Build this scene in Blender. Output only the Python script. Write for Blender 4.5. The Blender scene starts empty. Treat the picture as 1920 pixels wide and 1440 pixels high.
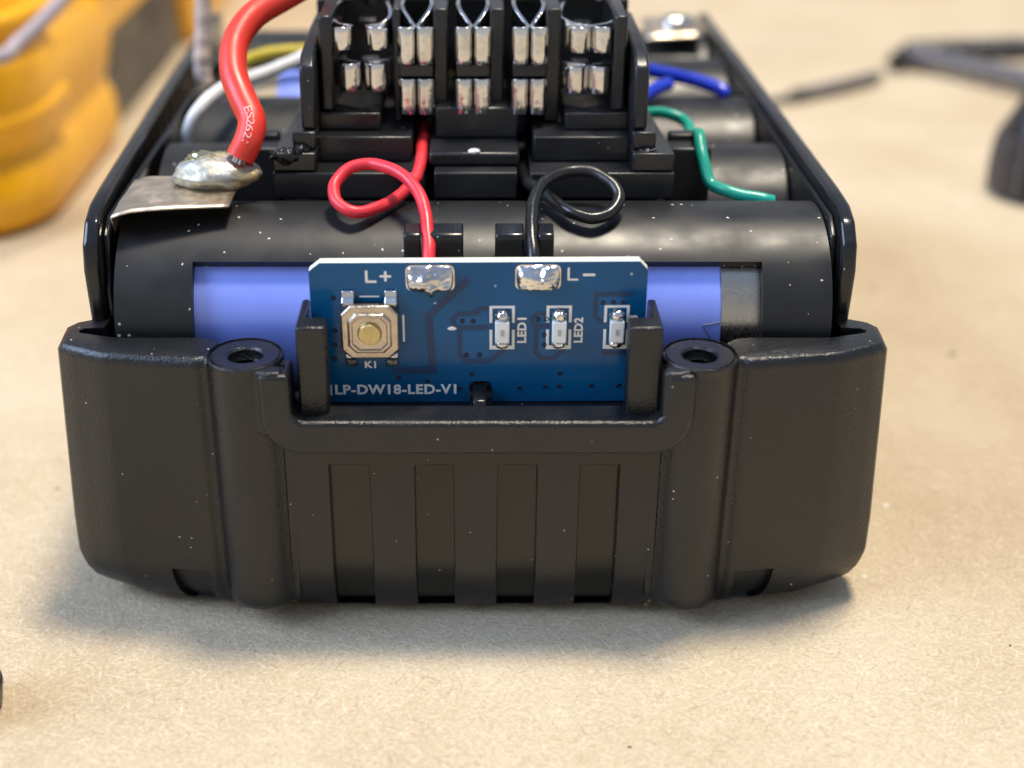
import bpy, bmesh, math, random
from mathutils import Vector, Matrix, noise

sc = bpy.context.scene
COL = sc.collection
MM = 0.001
ZT = 2.5                      # height of the table top in the working millimetre frame
random.seed(7)

def P(x, y, z):
    return Vector((x*MM, y*MM, (z-ZT)*MM))

# ------------------------------------------------------------------ camera
cam_d = bpy.data.cameras.new("camera")
cam = bpy.data.objects.new("camera", cam_d); COL.objects.link(cam)
cam.location = P(0, -115.9, 85.8)
cam.rotation_euler = (math.radians(90-27), 0, 0)
cam_d.sensor_width = 36
cam_d.lens = 2600/1920*36
cam_d.shift_x = 74/1920
cam_d.clip_start = 0.005
cam_d.clip_end = 10
cam_d.dof.use_dof = True
cam_d.dof.focus_distance = 0.1315
cam_d.dof.aperture_fstop = 15.5
sc.camera = cam

# ------------------------------------------------------------------ light
w = bpy.data.worlds.new("World"); sc.world = w; w.use_nodes = True
bg = w.node_tree.nodes["Background"]
bg.inputs[1].default_value = 1.0
_nt = w.node_tree
_tc = _nt.nodes.new('ShaderNodeTexCoord'); _sp = _nt.nodes.new('ShaderNodeSeparateXYZ')
_nt.links.new(_tc.outputs['Generated'], _sp.inputs[0])
_rp = _nt.nodes.new('ShaderNodeValToRGB')          # pale walls low down, cooler dimmer ceiling
_rp.color_ramp.elements.new(0.30); _rp.color_ramp.elements.new(0.5)
_els = _rp.color_ramp.elements
for _e, (_p, _c) in zip(sorted(_els, key=lambda e: e.position), ((0.0, (0.56, 0.56, 0.57)), (0.32, (0.44, 0.46, 0.50)), (0.52, (0.28, 0.33, 0.43)), (1.0, (0.29, 0.42, 0.70)))):
    _e.position = _p; _e.color = (*_c, 1)
_nt.links.new(_sp.outputs[2], _rp.inputs[0]); _nt.links.new(_rp.outputs[0], bg.inputs[0])

def area(name, loc, target, size, energy, color, size_y=None):
    d = bpy.data.lights.new(name, 'AREA'); o = bpy.data.objects.new(name, d); COL.objects.link(o)
    d.energy = energy; d.color = color; d.size = size
    if size_y: d.shape = 'RECTANGLE'; d.size_y = size_y
    o.location = loc
    o.rotation_euler = (Vector(target)-Vector(loc)).to_track_quat('-Z', 'Y').to_euler()
    return o
area("desk_lamp_light", (0.175, 0.175, 1.150), (0, 0.04, 0.02), 0.20, 17.8, (1.0, 0.885, 0.705))
area("window_light", (-0.80, -0.12, 0.62), (0, 0.02, 0.02), 0.60, 11.0, (0.55, 0.70, 1.0), 0.5)

sc.view_settings.view_transform = 'Standard'
sc.view_settings.look = 'None'
sc.view_settings.exposure = 0.0
sc.view_settings.gamma = 1.0
sc.view_settings.use_curve_mapping = False
sc.render.film_transparent = False

# ------------------------------------------------------------------ materials
def new_mat(name):
    m = bpy.data.materials.new(name); m.use_nodes = True
    nt = m.node_tree
    return m, nt, nt.nodes["Principled BSDF"]

def node(nt, typ, **kw):
    n = nt.nodes.new(typ)
    for k, v in kw.items():
        if k.startswith('i_'): n.inputs[k[2:].replace('_', ' ')].default_value = v
        else: setattr(n, k, v)
    return n

def ramp(nt, src, stops):
    r = nt.nodes.new('ShaderNodeValToRGB')
    while len(r.color_ramp.elements) < len(stops): r.color_ramp.elements.new(0.5)
    for e, (p, c) in zip(r.color_ramp.elements, stops):
        e.position = p; e.color = c if len(c) == 4 else (*c, 1)
    nt.links.new(src, r.inputs[0]); return r

def coords(nt, kind='Object'):
    return nt.nodes.new('ShaderNodeTexCoord').outputs[kind]

def mix(nt, fac, a, b, blend='MIX'):
    n = nt.nodes.new('ShaderNodeMix'); n.data_type = 'RGBA'; n.blend_type = blend
    for sock, val in ((n.inputs[0], fac), (n.inputs[6], a), (n.inputs[7], b)):
        if hasattr(val, 'is_linked'): nt.links.new(val, sock)
        elif isinstance(val, (int, float)): sock.default_value = val
        else: sock.default_value = (*val, 1) if len(val) == 3 else val
    return n.outputs[2]

def math_n(nt, op, a, b=None, clamp=False):
    n = nt.nodes.new('ShaderNodeMath'); n.operation = op; n.use_clamp = clamp
    for i, val in enumerate((a, b)):
        if val is None: continue
        if hasattr(val, 'is_linked'): nt.links.new(val, n.inputs[i])
        else: n.inputs[i].default_value = val
    return n.outputs[0]

def dust_mask(nt, co, scale=1000, keep=0.62, r=0.085):
    """tiny pale specks: voronoi cells, only some kept"""
    v = node(nt, 'ShaderNodeTexVoronoi'); v.inputs['Scale'].default_value = scale
    # warp so that specks are not round
    nz = node(nt, 'ShaderNodeTexNoise'); nz.inputs['Scale'].default_value = 4200
    nt.links.new(co, nz.inputs['Vector'])
    off = nt.nodes.new('ShaderNodeVectorMath'); off.operation = 'MULTIPLY_ADD'
    nt.links.new(nz.outputs['Color'], off.inputs[0]); off.inputs[1].default_value = (0.00022,)*3
    nt.links.new(co, off.inputs[2])
    nt.links.new(off.outputs[0], v.inputs['Vector'])
    sep = nt.nodes.new('ShaderNodeSeparateColor'); nt.links.new(v.outputs['Color'], sep.inputs[0])
    rr = math_n(nt, 'MULTIPLY', sep.outputs[1], r)
    a = math_n(nt, 'LESS_THAN', v.outputs['Distance'], rr)
    b = math_n(nt, 'GREATER_THAN', sep.outputs[0], keep)
    return math_n(nt, 'MULTIPLY', a, b)

def plastic(name, col, rough=0.4, grain=0.0, grain_scale=2600, dust=True, spec=0.5, keep=0.6, patch=0.25, dust_r=0.085):
    m, nt, b = new_mat(name)
    co = coords(nt)
    b.inputs['Specular IOR Level'].default_value = spec
    n1 = node(nt, 'ShaderNodeTexNoise'); n1.inputs['Scale'].default_value = 260; n1.inputs['Detail'].default_value = 6
    nt.links.new(co, n1.inputs['Vector'])
    n0 = node(nt, 'ShaderNodeTexNoise'); n0.inputs['Scale'].default_value = 75; n0.inputs['Detail'].default_value = 3; n0.inputs['Distortion'].default_value = 1.2
    nt.links.new(co, n0.inputs['Vector'])
    ra = ramp(nt, n1.outputs['Fac'], [(0.3, (rough*0.85,)*3), (0.7, (min(1, rough*1.2),)*3)])
    rb = ramp(nt, n0.outputs['Fac'], [(0.40, (1-patch,)*3), (0.62, (1+patch*0.9,)*3)])
    rr = nt.nodes.new('ShaderNodeMix'); rr.data_type = 'RGBA'; rr.blend_type = 'MULTIPLY'; rr.inputs[0].default_value = 1
    nt.links.new(ra.outputs[0], rr.inputs[6]); nt.links.new(rb.outputs[0], rr.inputs[7])
    base = mix(nt, n1.outputs['Fac'], tuple(c*0.85 for c in col), tuple(min(1, c*1.15) for c in col))
    rsock = rr.outputs[2]
    if dust:
        dm = dust_mask(nt, co, keep=keep, r=dust_r)
        base = mix(nt, dm, base, (0.50, 0.47, 0.42))
        rsock = math_n(nt, 'MAXIMUM', rsock, dm)
    nt.links.new(base, b.inputs['Base Color'])
    nt.links.new(rsock, b.inputs['Roughness'])
    if grain > 0:
        g = node(nt, 'ShaderNodeTexNoise'); g.inputs['Scale'].default_value = grain_scale; g.inputs['Detail'].default_value = 3
        nt.links.new(co, g.inputs['Vector'])
        bp = node(nt, 'ShaderNodeBump'); bp.inputs['Strength'].default_value = grain; bp.inputs['Distance'].default_value = 0.0002
        nt.links.new(g.outputs['Fac'], bp.inputs['Height'])
        nt.links.new(bp.outputs[0], b.inputs['Normal'])
    return m

def metal(name, col, rough=0.22, bump=0.15, scale=1400, tint=None):
    m, nt, b = new_mat(name)
    co = coords(nt)
    b.inputs['Metallic'].default_value = 1
    n = node(nt, 'ShaderNodeTexNoise'); n.inputs['Scale'].default_value = scale; n.inputs['Detail'].default_value = 5
    nt.links.new(co, n.inputs['Vector'])
    r = ramp(nt, n.outputs['Fac'], [(0.3, (rough*0.7,)*3), (0.75, (rough*1.6,)*3)])
    nt.links.new(r.outputs[0], b.inputs['Roughness'])
    n2 = node(nt, 'ShaderNodeTexNoise'); n2.inputs['Scale'].default_value = 330; n2.inputs['Detail'].default_value = 4
    nt.links.new(co, n2.inputs['Vector'])
    c = ramp(nt, n2.outputs['Fac'], [(0.35, col), (0.7, tint or tuple(x*0.8 for x in col))])
    nt.links.new(c.outputs[0], b.inputs['Base Color'])
    bp = node(nt, 'ShaderNodeBump'); bp.inputs['Strength'].default_value = bump; bp.inputs['Distance'].default_value = 0.0001
    nt.links.new(n.outputs['Fac'], bp.inputs['Height']); nt.links.new(bp.outputs[0], b.inputs['Normal'])
    return m

def plain(name, col, rough=0.5, **kw):
    return plastic(name, col, rough, dust=False, **kw)

M = {}
M['case'] = plastic('case_black_plastic', (0.0075, 0.0080, 0.0092), 0.29, grain=0.42, grain_scale=4600, keep=0.80, spec=0.55, dust_r=0.10)
M['smooth'] = plastic('smooth_black_plastic', (0.009, 0.009, 0.010), 0.22, grain=0.06, grain_scale=1200, keep=0.75)
M['holder'] = plastic('holder_black_plastic', (0.013, 0.013, 0.013), 0.41, grain=0.02, grain_scale=700, keep=0.50, dust_r=0.16, spec=0.44, patch=0.10)
M['block'] = plastic('block_black_plastic', (0.013, 0.0135, 0.015), 0.36, grain=0.10, grain_scale=1500, keep=0.86)
M['molten'] = plain('melted_black_plastic', (0.010, 0.011, 0.013), 0.14, grain=0.9)
M['wrap'] = plastic('blue_cell_wrap', (0.25, 0.335, 0.96), 0.26, keep=0.93)
M['can'] = metal('nickel_plated_can', (0.55, 0.49, 0.40), 0.28, 0.08, 5200, (0.50, 0.45, 0.38))
M['tin'] = metal('tinned_contact', (0.74, 0.73, 0.715), 0.13, 0.35, 1500, (0.54, 0.53, 0.51))
M['steel'] = metal('switch_cover_steel', (0.60, 0.52, 0.43), 0.30, 0.30, 2600)
M['gold'] = metal('brass_button', (0.66, 0.54, 0.27), 0.38, 0.35, 2400)
M['solder'] = metal('solder', (0.84, 0.83, 0.81), 0.11, 0.55, 750, (0.60, 0.56, 0.52))
M['dull_solder'] = metal('dull_solder', (0.44, 0.45, 0.45), 0.50, 0.9, 1500, (0.48, 0.39, 0.20))
M['nickel'] = metal('nickel_strip', (0.72, 0.61, 0.48), 0.34, 0.25, 600, (0.60, 0.50, 0.38))
M['silk'] = plain('white_silkscreen', (0.86, 0.86, 0.83), 0.5)
M['mask_gap'] = plain('board_gap_tint', (0.018, 0.048, 0.120), 0.20, spec=0.32)
M['copper_zone'] = plain('board_copper_tint', (0.004, 0.106, 0.265), 0.18, spec=0.32)
M['via'] = plain('via_dark', (0.004, 0.012, 0.045), 0.25)
M['fibre_edge'] = plain('glass_fibre_edge', (0.72, 0.74, 0.62), 0.6, grain=0.4)
M['led_white'] = plain('led_white_lens', (0.80, 0.84, 0.84), 0.22)
M['led_green'] = plain('led_green_base', (0.10, 0.50, 0.36), 0.35)
M['red_w'] = plastic('red_thin_wire_jacket', (0.76, 0.034, 0.050), 0.40, keep=0.9, grain=0.08)
M['blk_w'] = plastic('black_wire_jacket', (0.012, 0.012, 0.012), 0.28, keep=0.85, grain=0.10)
M['red_t'] = plain('red_silicone_jacket', (0.74, 0.040, 0.022), 0.45)
M['white_w'] = plain('white_wire_jacket', (0.76, 0.76, 0.75), 0.30)
M['green_w'] = plain('green_wire_jacket', (0.012, 0.36, 0.26), 0.30)
M['blue_w'] = plain('blue_wire_jacket', (0.012, 0.045, 0.62), 0.28)
M['yellow_w'] = plain('yellow_jacket', (0.55, 0.42, 0.02), 0.4)
M['cord'] = plain('cream_cord', (0.62, 0.48, 0.40), 0.7)
M['lilac'] = plain('grey_lilac_lead', (0.42, 0.36, 0.40), 0.5)
M['print'] = plain('pale_wire_print', (0.80, 0.42, 0.40), 0.6)
M['holster'] = plain('yellow_rubber', (0.96, 0.450, 0.008), 0.32)
M['meter_dark'] = plain('meter_dark_grey', (0.085, 0.075, 0.062), 0.5)
M['tool_black'] = plain('tool_black', (0.022, 0.021, 0.024), 0.36)
M['tool_grey'] = plain('tool_grey', (0.13, 0.12, 0.12), 0.4)
M['paper_ring'] = plain('tan_insulator', (0.50, 0.40, 0.26), 0.7)

# --- blue solder mask with faint copper pour variation
def board_mat():
    m, nt, b = new_mat('blue_solder_mask'); co = coords(nt)
    n = node(nt, 'ShaderNodeTexNoise'); n.inputs['Scale'].default_value = 110; n.inputs['Detail'].default_value = 4
    nt.links.new(co, n.inputs['Vector'])
    c = ramp(nt, n.outputs['Fac'], [(0.35, (0.003, 0.078, 0.205)), (0.65, (0.004, 0.102, 0.245))])
    dm = dust_mask(nt, co, scale=560, keep=0.80)
    nt.links.new(mix(nt, dm, c.outputs[0], (0.45, 0.52, 0.55)), b.inputs['Base Color'])
    b.inputs['Roughness'].default_value = 0.17
    b.inputs['Specular IOR Level'].default_value = 0.32
    return m
M['board'] = board_mat()

# --- kraft fibreboard table top
def table_mat():
    m, nt, b = new_mat('kraft_fibreboard'); co = coords(nt)
    big = node(nt, 'ShaderNodeTexNoise'); big.inputs['Scale'].default_value = 38; big.inputs['Detail'].default_value = 5
    nt.links.new(co, big.inputs['Vector'])
    col = ramp(nt, big.outputs['Fac'], [(0.30, (0.462, 0.359, 0.230)), (0.55, (0.532, 0.431, 0.290)), (0.75, (0.572, 0.479, 0.340))]).outputs[0]
    st_ = node(nt, 'ShaderNodeTexNoise'); st_.inputs['Scale'].default_value = 14; st_.inputs['Detail'].default_value = 7; st_.inputs['Distortion'].default_value = 1.5
    nt.links.new(co, st_.inputs['Vector'])
    col = mix(nt, ramp(nt, st_.outputs['Fac'], [(0.55, (0, 0, 0)), (0.75, (0.45,)*3)]).outputs[0], col, (0.44, 0.340, 0.24))
    hsum = None
    warp = node(nt, 'ShaderNodeTexNoise'); warp.inputs['Scale'].default_value = 180
    nt.links.new(co, warp.inputs['Vector'])
    wv = nt.nodes.new('ShaderNodeVectorMath'); wv.operation = 'MULTIPLY_ADD'
    nt.links.new(warp.outputs['Color'], wv.inputs[0]); wv.inputs[1].default_value = (0.0022,)*3
    nt.links.new(co, wv.inputs[2])
    for k, (ang, sx, sy) in enumerate([(8, 320, 3000), (38, 380, 3400), (-27, 360, 3200), (72, 420, 3000), (-60, 420, 3200)]):
        mp = node(nt, 'ShaderNodeMapping'); mp.inputs['Rotation'].default_value = (0, 0, math.radians(ang))
        mp.inputs['Location'].default_value = (k*0.37, k*0.21, 0)
        nt.links.new(wv.outputs[0], mp.inputs['Vector'])
        sm = nt.nodes.new('ShaderNodeVectorMath'); sm.operation = 'MULTIPLY'
        nt.links.new(mp.outputs[0], sm.inputs[0]); sm.inputs[1].default_value = (sx, sy, 1)
        nz = node(nt, 'ShaderNodeTexNoise'); nz.inputs['Scale'].default_value = 1.0; nz.inputs['Detail'].default_value = 2
        nt.links.new(sm.outputs[0], nz.inputs['Vector'])
        lt = ramp(nt, nz.outputs['Fac'], [(0.60, (0, 0, 0)), (0.72, (1, 1, 1))]).outputs[0]
        dk = ramp(nt, nz.outputs['Fac'], [(0.26, (1, 1, 1)), (0.37, (0, 0, 0))]).outputs[0]
        col = mix(nt, math_n(nt, 'MULTIPLY', lt, 0.42), col, (0.76, 0.64, 0.46))
        col = mix(nt, math_n(nt, 'MULTIPLY', dk, 0.40), col, (0.27, 0.175, 0.095))
        hsum = nz.outputs['Fac'] if hsum is None else math_n(nt, 'ADD', hsum, nz.outputs['Fac'])
    fg = node(nt, 'ShaderNodeTexNoise'); fg.inputs['Scale'].default_value = 2600; fg.inputs['Detail'].default_value = 3
    nt.links.new(co, fg.inputs['Vector'])
    col = mix(nt, ramp(nt, fg.outputs['Fac'], [(0.35, (0.30,)*3), (0.5, (0, 0, 0))]).outputs[0], col, (0.36, 0.26, 0.16))
    col = mix(nt, ramp(nt, fg.outputs['Fac'], [(0.55, (0, 0, 0)), (0.7, (0.35,)*3)]).outputs[0], col, (0.72, 0.62, 0.48))
    # dark and pale specks with a shape of their own
    dm = dust_mask(nt, co, scale=210, keep=0.90, r=0.11)
    col = mix(nt, dm, col, (0.10, 0.075, 0.055))
    mp2 = node(nt, 'ShaderNodeMapping'); mp2.inputs['Location'].default_value = (0.5, 0.31, 0)
    nt.links.new(co, mp2.inputs['Vector'])
    dm2 = dust_mask(nt, mp2.outputs[0], scale=170, keep=0.88, r=0.13)
    col = mix(nt, math_n(nt, 'MULTIPLY', dm2, 0.7), col, (0.78, 0.76, 0.70))
    nt.links.new(col, b.inputs['Base Color'])
    b.inputs['Roughness'].default_value = 0.78
    b.inputs['Specular IOR Level'].default_value = 0.25
    bp = node(nt, 'ShaderNodeBump'); bp.inputs['Strength'].default_value = 0.5; bp.inputs['Distance'].default_value = 0.00012
    nt.links.new(hsum, bp.inputs['Height']); nt.links.new(bp.outputs[0], b.inputs['Normal'])
    return m
M['table'] = table_mat()

# ------------------------------------------------------------------ mesh helpers (millimetres)
BASE = {}
def thing(name, label, cat, base, group=None):
    o = bpy.data.objects.new(name, None); COL.objects.link(o)
    o.location = P(*base); o.empty_display_size = 0.005
    o['label'] = label; o['category'] = cat
    if group: o['group'] = group
    BASE[o.name] = base
    return o

class MB:
    def __init__(s): s.v = []; s.f = []
    def add(s, vs, fs):
        n = len(s.v); s.v += [tuple(v) for v in vs]; s.f += [tuple(i+n for i in f) for f in fs]; return s
    def box(s, x0, x1, y0, y1, z0, z1):
        return s.add([(x0,y0,z0),(x1,y0,z0),(x1,y1,z0),(x0,y1,z0),(x0,y0,z1),(x1,y0,z1),(x1,y1,z1),(x0,y1,z1)],
              [(0,3,2,1),(4,5,6,7),(0,1,5,4),(1,2,6,5),(2,3,7,6),(3,0,4,7)])
    def prism(s, poly, a, b, axis='y'):
        """polygon in the plane across `axis`, pushed from a to b"""
        n = len(poly)
        def pt(p, t): return {'y': (p[0], t, p[1]), 'z': (p[0], p[1], t), 'x': (t, p[0], p[1])}[axis]
        vs = [pt(p, a) for p in poly]+[pt(p, b) for p in poly]
        fs = [tuple(range(n)), tuple(range(2*n-1, n-1, -1))]
        fs += [(i, i+n, (i+1) % n+n, (i+1) % n) for i in range(n)]
        return s.add(vs, fs)
    def grid(s, rows, close_u=False, skip=None):
        nu, nv = len(rows), len(rows[0]); vs = [p for r in rows for p in r]; fs = []
        for i in range(nu-1):
            for j in range(nv-1 + (1 if close_u else 0)):
                if skip and skip(i, j): continue
                k = (j+1) % nv
                fs.append((i*nv+j, i*nv+k, (i+1)*nv+k, (i+1)*nv+j))
        return s.add(vs, fs)
    def lathe(s, prof, cx, cy, n=40, a0=0, a1=360, caps=False):
        rows = []
        full = abs(a1-a0) >= 359.9
        m = n if full else n+1
        for r, z in prof:
            rows.append([(cx+r*math.cos(math.radians(a0+(a1-a0)*k/n)), cy+r*math.sin(math.radians(a0+(a1-a0)*k/n)), z) for k in range(m)])
        return s.grid(rows, close_u=full)
    def tube(s, pts, r, n=14, samples=8, caps=True):
        pts = [Vector(p) for p in pts]
        path = smooth_path(pts, samples); L = len(path)
        rad = (lambda t: r) if not callable(r) else r
        up = Vector((0, 0, 1)); rows = []; nrm = None
        for i, p in enumerate(path):
            t = (path[min(i+1, L-1)]-path[max(i-1, 0)]).normalized()
            if nrm is None:
                nrm = t.orthogonal().normalized()
            else:
                nrm = (nrm - t*nrm.dot(t)).normalized()
            b = t.cross(nrm); rr = rad(i/(L-1))
            rows.append([p + (nrm*math.cos(2*math.pi*k/n)+b*math.sin(2*math.pi*k/n))*rr for k in range(n)])
        s.grid(rows, close_u=True)
        if caps:
            m = len(s.v)
            s.f.append(tuple(range(m-len(rows)*n+n-1, m-len(rows)*n-1, -1)))
            s.f.append(tuple(range(m-n, m)))
        return s
    def build(s, name, mat, parent=None, smooth=True, bevel=0, seg=2, angle=35, solidify=0, kind=None, label=None, xf=None, base=(0, 0, ZT)):
        if parent is not None:
            base = BASE[parent.name]
        me = bpy.data.meshes.new(name)
        vs = [Vector(v) for v in s.v]
        if xf: vs = [xf(v) for v in vs]
        b = Vector(base)
        me.from_pydata([(v-b)*MM for v in vs], [], s.f)
        bm = bmesh.new(); bm.from_mesh(me); bmesh.ops.remove_doubles(bm, verts=bm.verts, dist=1e-7)
        bmesh.ops.recalc_face_normals(bm, faces=bm.faces); bm.to_mesh(me); bm.free()
        o = bpy.data.objects.new(name, me); COL.objects.link(o)
        BASE[o.name] = base
        me.materials.append(mat)
        if parent is not None: o.parent = parent
        else: o.location = P(*base)
        if solidify:
            md = o.modifiers.new('solid', 'SOLIDIFY'); md.thickness = solidify*MM; md.offset = 0
        if bevel:
            md = o.modifiers.new('bevel', 'BEVEL'); md.width = bevel*MM; md.segments = seg; md.limit_method = 'ANGLE'; md.angle_limit = math.radians(angle)
            md.harden_normals = False
        if smooth:
            for p in me.polygons: p.use_smooth = True
            me.set_sharp_from_angle(angle=math.radians(angle))
        if kind: o['kind'] = kind
        if label: o['label'] = label
        return o

def smooth_path(pts, samples):
    if len(pts) < 3 or samples <= 1:
        if len(pts) == 2: return [pts[0].lerp(pts[1], k/4) for k in range(5)]
        return pts
    out = []
    q = [pts[0]*2-pts[1]]+pts+[pts[-1]*2-pts[-2]]
    for i in range(1, len(q)-2):
        p0, p1, p2, p3 = q[i-1:i+3]
        for k in range(samples):
            t = k/samples
            out.append(0.5*((2*p1)+(p2-p0)*t+(2*p0-5*p1+4*p2-p3)*t*t+(3*p1-p0-3*p2+p3)*t**3))
    out.append(pts[-1].copy()); return out

def tagged(o, label, cat, group=None):
    o['label'] = label; o['category'] = cat
    if group: o['group'] = group
    return o

def arc(cx, cz, r, a0, a1, n=6):
    return [(cx+r*math.cos(math.radians(a0+(a1-a0)*k/n)), cz+r*math.sin(math.radians(a0+(a1-a0)*k/n))) for k in range(n+1)]

# ------------------------------------------------------------------ table
m = MB(); m.add([(-900, -250, ZT), (900, -250, ZT), (900, 1500, ZT), (-900, 1500, ZT)], [(0, 1, 2, 3)])
t = m.build('table_surface', M['table'], smooth=False); t['kind'] = 'structure'
t['label'] = 'tan kraft fibreboard bench top with loose surface fibres'

# ------------------------------------------------------------------ battery case
case = thing('battery_case', 'open black plastic tool battery case with vented front, resting on tan fibreboard', 'battery case', (0, 0, ZT))
def inset_of(z):
    tab = [(2.5, 7.5), (2.8, 5.2), (3.3, 3.5), (4.0, 2.2), (5.0, 1.25), (6.2, 0.62), (7.6, 0.2), (9.5, 0.0), (40, 0.0)]
    for (z0, i0), (z1, i1) in zip(tab, tab[1:]):
        if z <= z1: return i0+(i1-i0)*(z-z0)/(z1-z0)
    return 0
def shell_pt(x, y, z, extra=0):
    ins = inset_of(z)
    side = min(1, max(0, (abs(x)-24)/12))
    dr = 1+0.030*side*(31-z)/26
    X = x*dr - math.copysign(1, x)*ins*side*1.05 - math.copysign(extra, x)*side
    return (X, y+ins*0.55*(1 if y < 4 else 0.3)+extra*(1-side*0.5), z)
ZL = [2.5, 2.65, 2.8, 3.05, 3.3, 3.65, 4.0, 4.5, 5.0, 5.6, 6.2, 7.0, 7.85, 7.95, 8.4, 12, 18, 24, 29.9, 30.25]
HALF = [(36.3, 60), (36.3, 30), (36.3, 5.3), (38.3, 4.3), (38.75, 3.6), (38.5, 0.35), (38.2, -0.15), (33.9, -2.27), (33.45, -2.38), (29.25, -3.06), (29.2, -3.07), (25.65, -3.54), (25.6, -3.55), (25.15, -3.62),
        (24.95, -3.55), (24.7, -3.42), (24.45, -3.33), (24.2, -3.38), (23.98, -3.55)]
def dense(poly, step=1.5):
    out = [poly[0]]
    for a, b in zip(poly, poly[1:]):
        d = math.hypot(b[0]-a[0], b[1]-a[1]); n = max(1, min(10, int(d/step)))
        out += [(a[0]+(b[0]-a[0])*k/n, a[1]+(b[1]-a[1])*k/n) for k in range(1, n+1)]
    return out
HALFD = dense(HALF)
BX, BY, BR = 20.65, -2.45, 3.42
BOSS = [(BX+BR*math.cos(math.radians(a)), BY-BR*math.sin(math.radians(a))) for a in range(24, 150, 7)]+[(17.45, -4.18), (17.15, -4.3), (16.8, -4.33)]
def boss_pt(x, y, z):
    zz = max(z, 4.75); k = max(0.0, 1-(zz-4.75)/1.1)          # rounded foot of the column
    q = 0.55*k*k
    return (x-math.copysign(q*0.3, x)*(1 if abs(x) > BX else -1), y+q, zz)
INNER = [(24.15, -2.5), (24.05, -1.2), (23.5, 0.0), (24.6, 1.0), (26, 1.2), (33.2, 1.2), (34.2, 1.5), (36.9, 2.3), (37.1, 2.8), (36.7, 3.3), (34.9, 3.5), (34.7, 5.2), (34.7, 60)]
m = MB()
for s in (-1, 1):
    NOTCH = lambda x, z: 25.3 < abs(x) < 29.3 and z < 8.3 and z >= 3.3
    rows = [[shell_pt(s*x, y, z) for x, y in HALFD] for z in ZL]
    # square notches low on the front face
    rows = [[(p[0], p[1]+(0.75 if (25.62 < abs(x) < 29.22 and y < -2 and 3.2 < z < 7.9) else 0), p[2]) for p, (x, y) in zip(r, HALFD)] for r, z in zip(rows, ZL)]
    for r, z in zip(rows, ZL): r += [boss_pt(s*x, y, z) for x, y in BOSS]
    rows.append([shell_pt(s*x, y, 30.85, 0.35) for x, y in HALFD]+[boss_pt(s*x, y, 30.6) for x, y in BOSS])
    rows.append([shell_pt(s*x, y, 30.97, 0.7) for x, y in HALFD]+[boss_pt(s*x, y, 30.9) for x, y in BOSS])
    m.grid(rows)
    top = [shell_pt(s*x, y, 30.97, 0.7) for x, y in HALFD]
    inn = [(s*x, y, 30.97) for x, y in INNER]
    m.add(top+inn, [tuple(range(len(top)+len(inn)))])
    low = [(s*x, y, 8.0) for x, y in INNER]
    m.grid([inn, low])
# underside and inner floor
m.add([(-28, 1.5, 2.52), (28, 1.5, 2.52), (31, 96, 2.52), (-31, 96, 2.52)], [(0, 1, 2, 3)])
m.box(-33, 33, 9, 96, 2.6, 7.5)
m.build('shell', M['case'], case, angle=42)

# front vent panel: recessed slots between ribs, the profile turns under at the foot
SLOTS = [(-13.4, -9.6), (-5.4, -1.75), (2.35, 6.05), (10.05, 13.75)]
xs = [-17.4]
for a, b_ in SLOTS: xs += [a, b_]
xs.append(17.4)
zl = [2.6, 2.8, 3.1, 3.5, 4.0, 4.6, 5.3, 6.2, 7.2, 8.6, 11, 14, 17, 19.2, 20.0, 20.35, 20.5, 23.4]
def panel_y(x, z, rec):
    return -4.4 + inset_of(z)*0.55 + rec + 0.00035*x*x
m = MB(); floors = {}
def cell_rec(i, j):  # i column, j row
    return 1.05 if (i % 2 == 1 and zl[j+1] <= 20.51 and zl[j] >= 3.05) else 0.0
nc, nr = len(xs)-1, len(zl)-1
sub = 3
for i in range(nc):
    for j in range(nr):
        r = cell_rec(i, j)
        for k in range(sub):
            xa = xs[i]+(xs[i+1]-xs[i])*k/sub; xb = xs[i]+(xs[i+1]-xs[i])*(k+1)/sub
            (m if r == 0 else floors.setdefault(i, MB())).add([(xa, panel_y(xa, zl[j], r), zl[j]), (xb, panel_y(xb, zl[j], r), zl[j]), (xb, panel_y(xb, zl[j+1], r), zl[j+1]), (xa, panel_y(xa, zl[j+1], r), zl[j+1])], [(0, 1, 2, 3)])
            # lips above and below
            for jj, zz in ((j-1, zl[j]), (j+1, zl[j+1])):
                if 0 <= jj < nr and cell_rec(i, jj) < r:
                    m.add([(xa, panel_y(xa, zz, 0), zz), (xb, panel_y(xb, zz, 0), zz), (xb, panel_y(xb, zz, r), zz), (xa, panel_y(xa, zz, r), zz)], [(0, 1, 2, 3)])
        if r > 0:
            for xx in (xs[i], xs[i+1]):
                m.add([(xx, panel_y(xx, zl[j], 0), zl[j]), (xx, panel_y(xx, zl[j], r), zl[j]), (xx, panel_y(xx, zl[j+1], r), zl[j+1]), (xx, panel_y(xx, zl[j+1], 0), zl[j+1])], [(0, 1, 2, 3)])
m.build('vent_panel', plastic('vent_black_plastic', (0.0075, 0.0080, 0.0092), 0.28, grain=0.12, grain_scale=3600, keep=0.80, spec=0.52, dust_r=0.10), case, bevel=0.12, seg=2, angle=40)

slot_mat = plastic('slot_gloss_plastic', (0.0080, 0.0070, 0.0050), 0.14, grain=0.03, grain_scale=900, keep=0.80, spec=0.52, patch=0.15)
for fm in floors.values(): fm.build('vent_slot', slot_mat, case)

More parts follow.
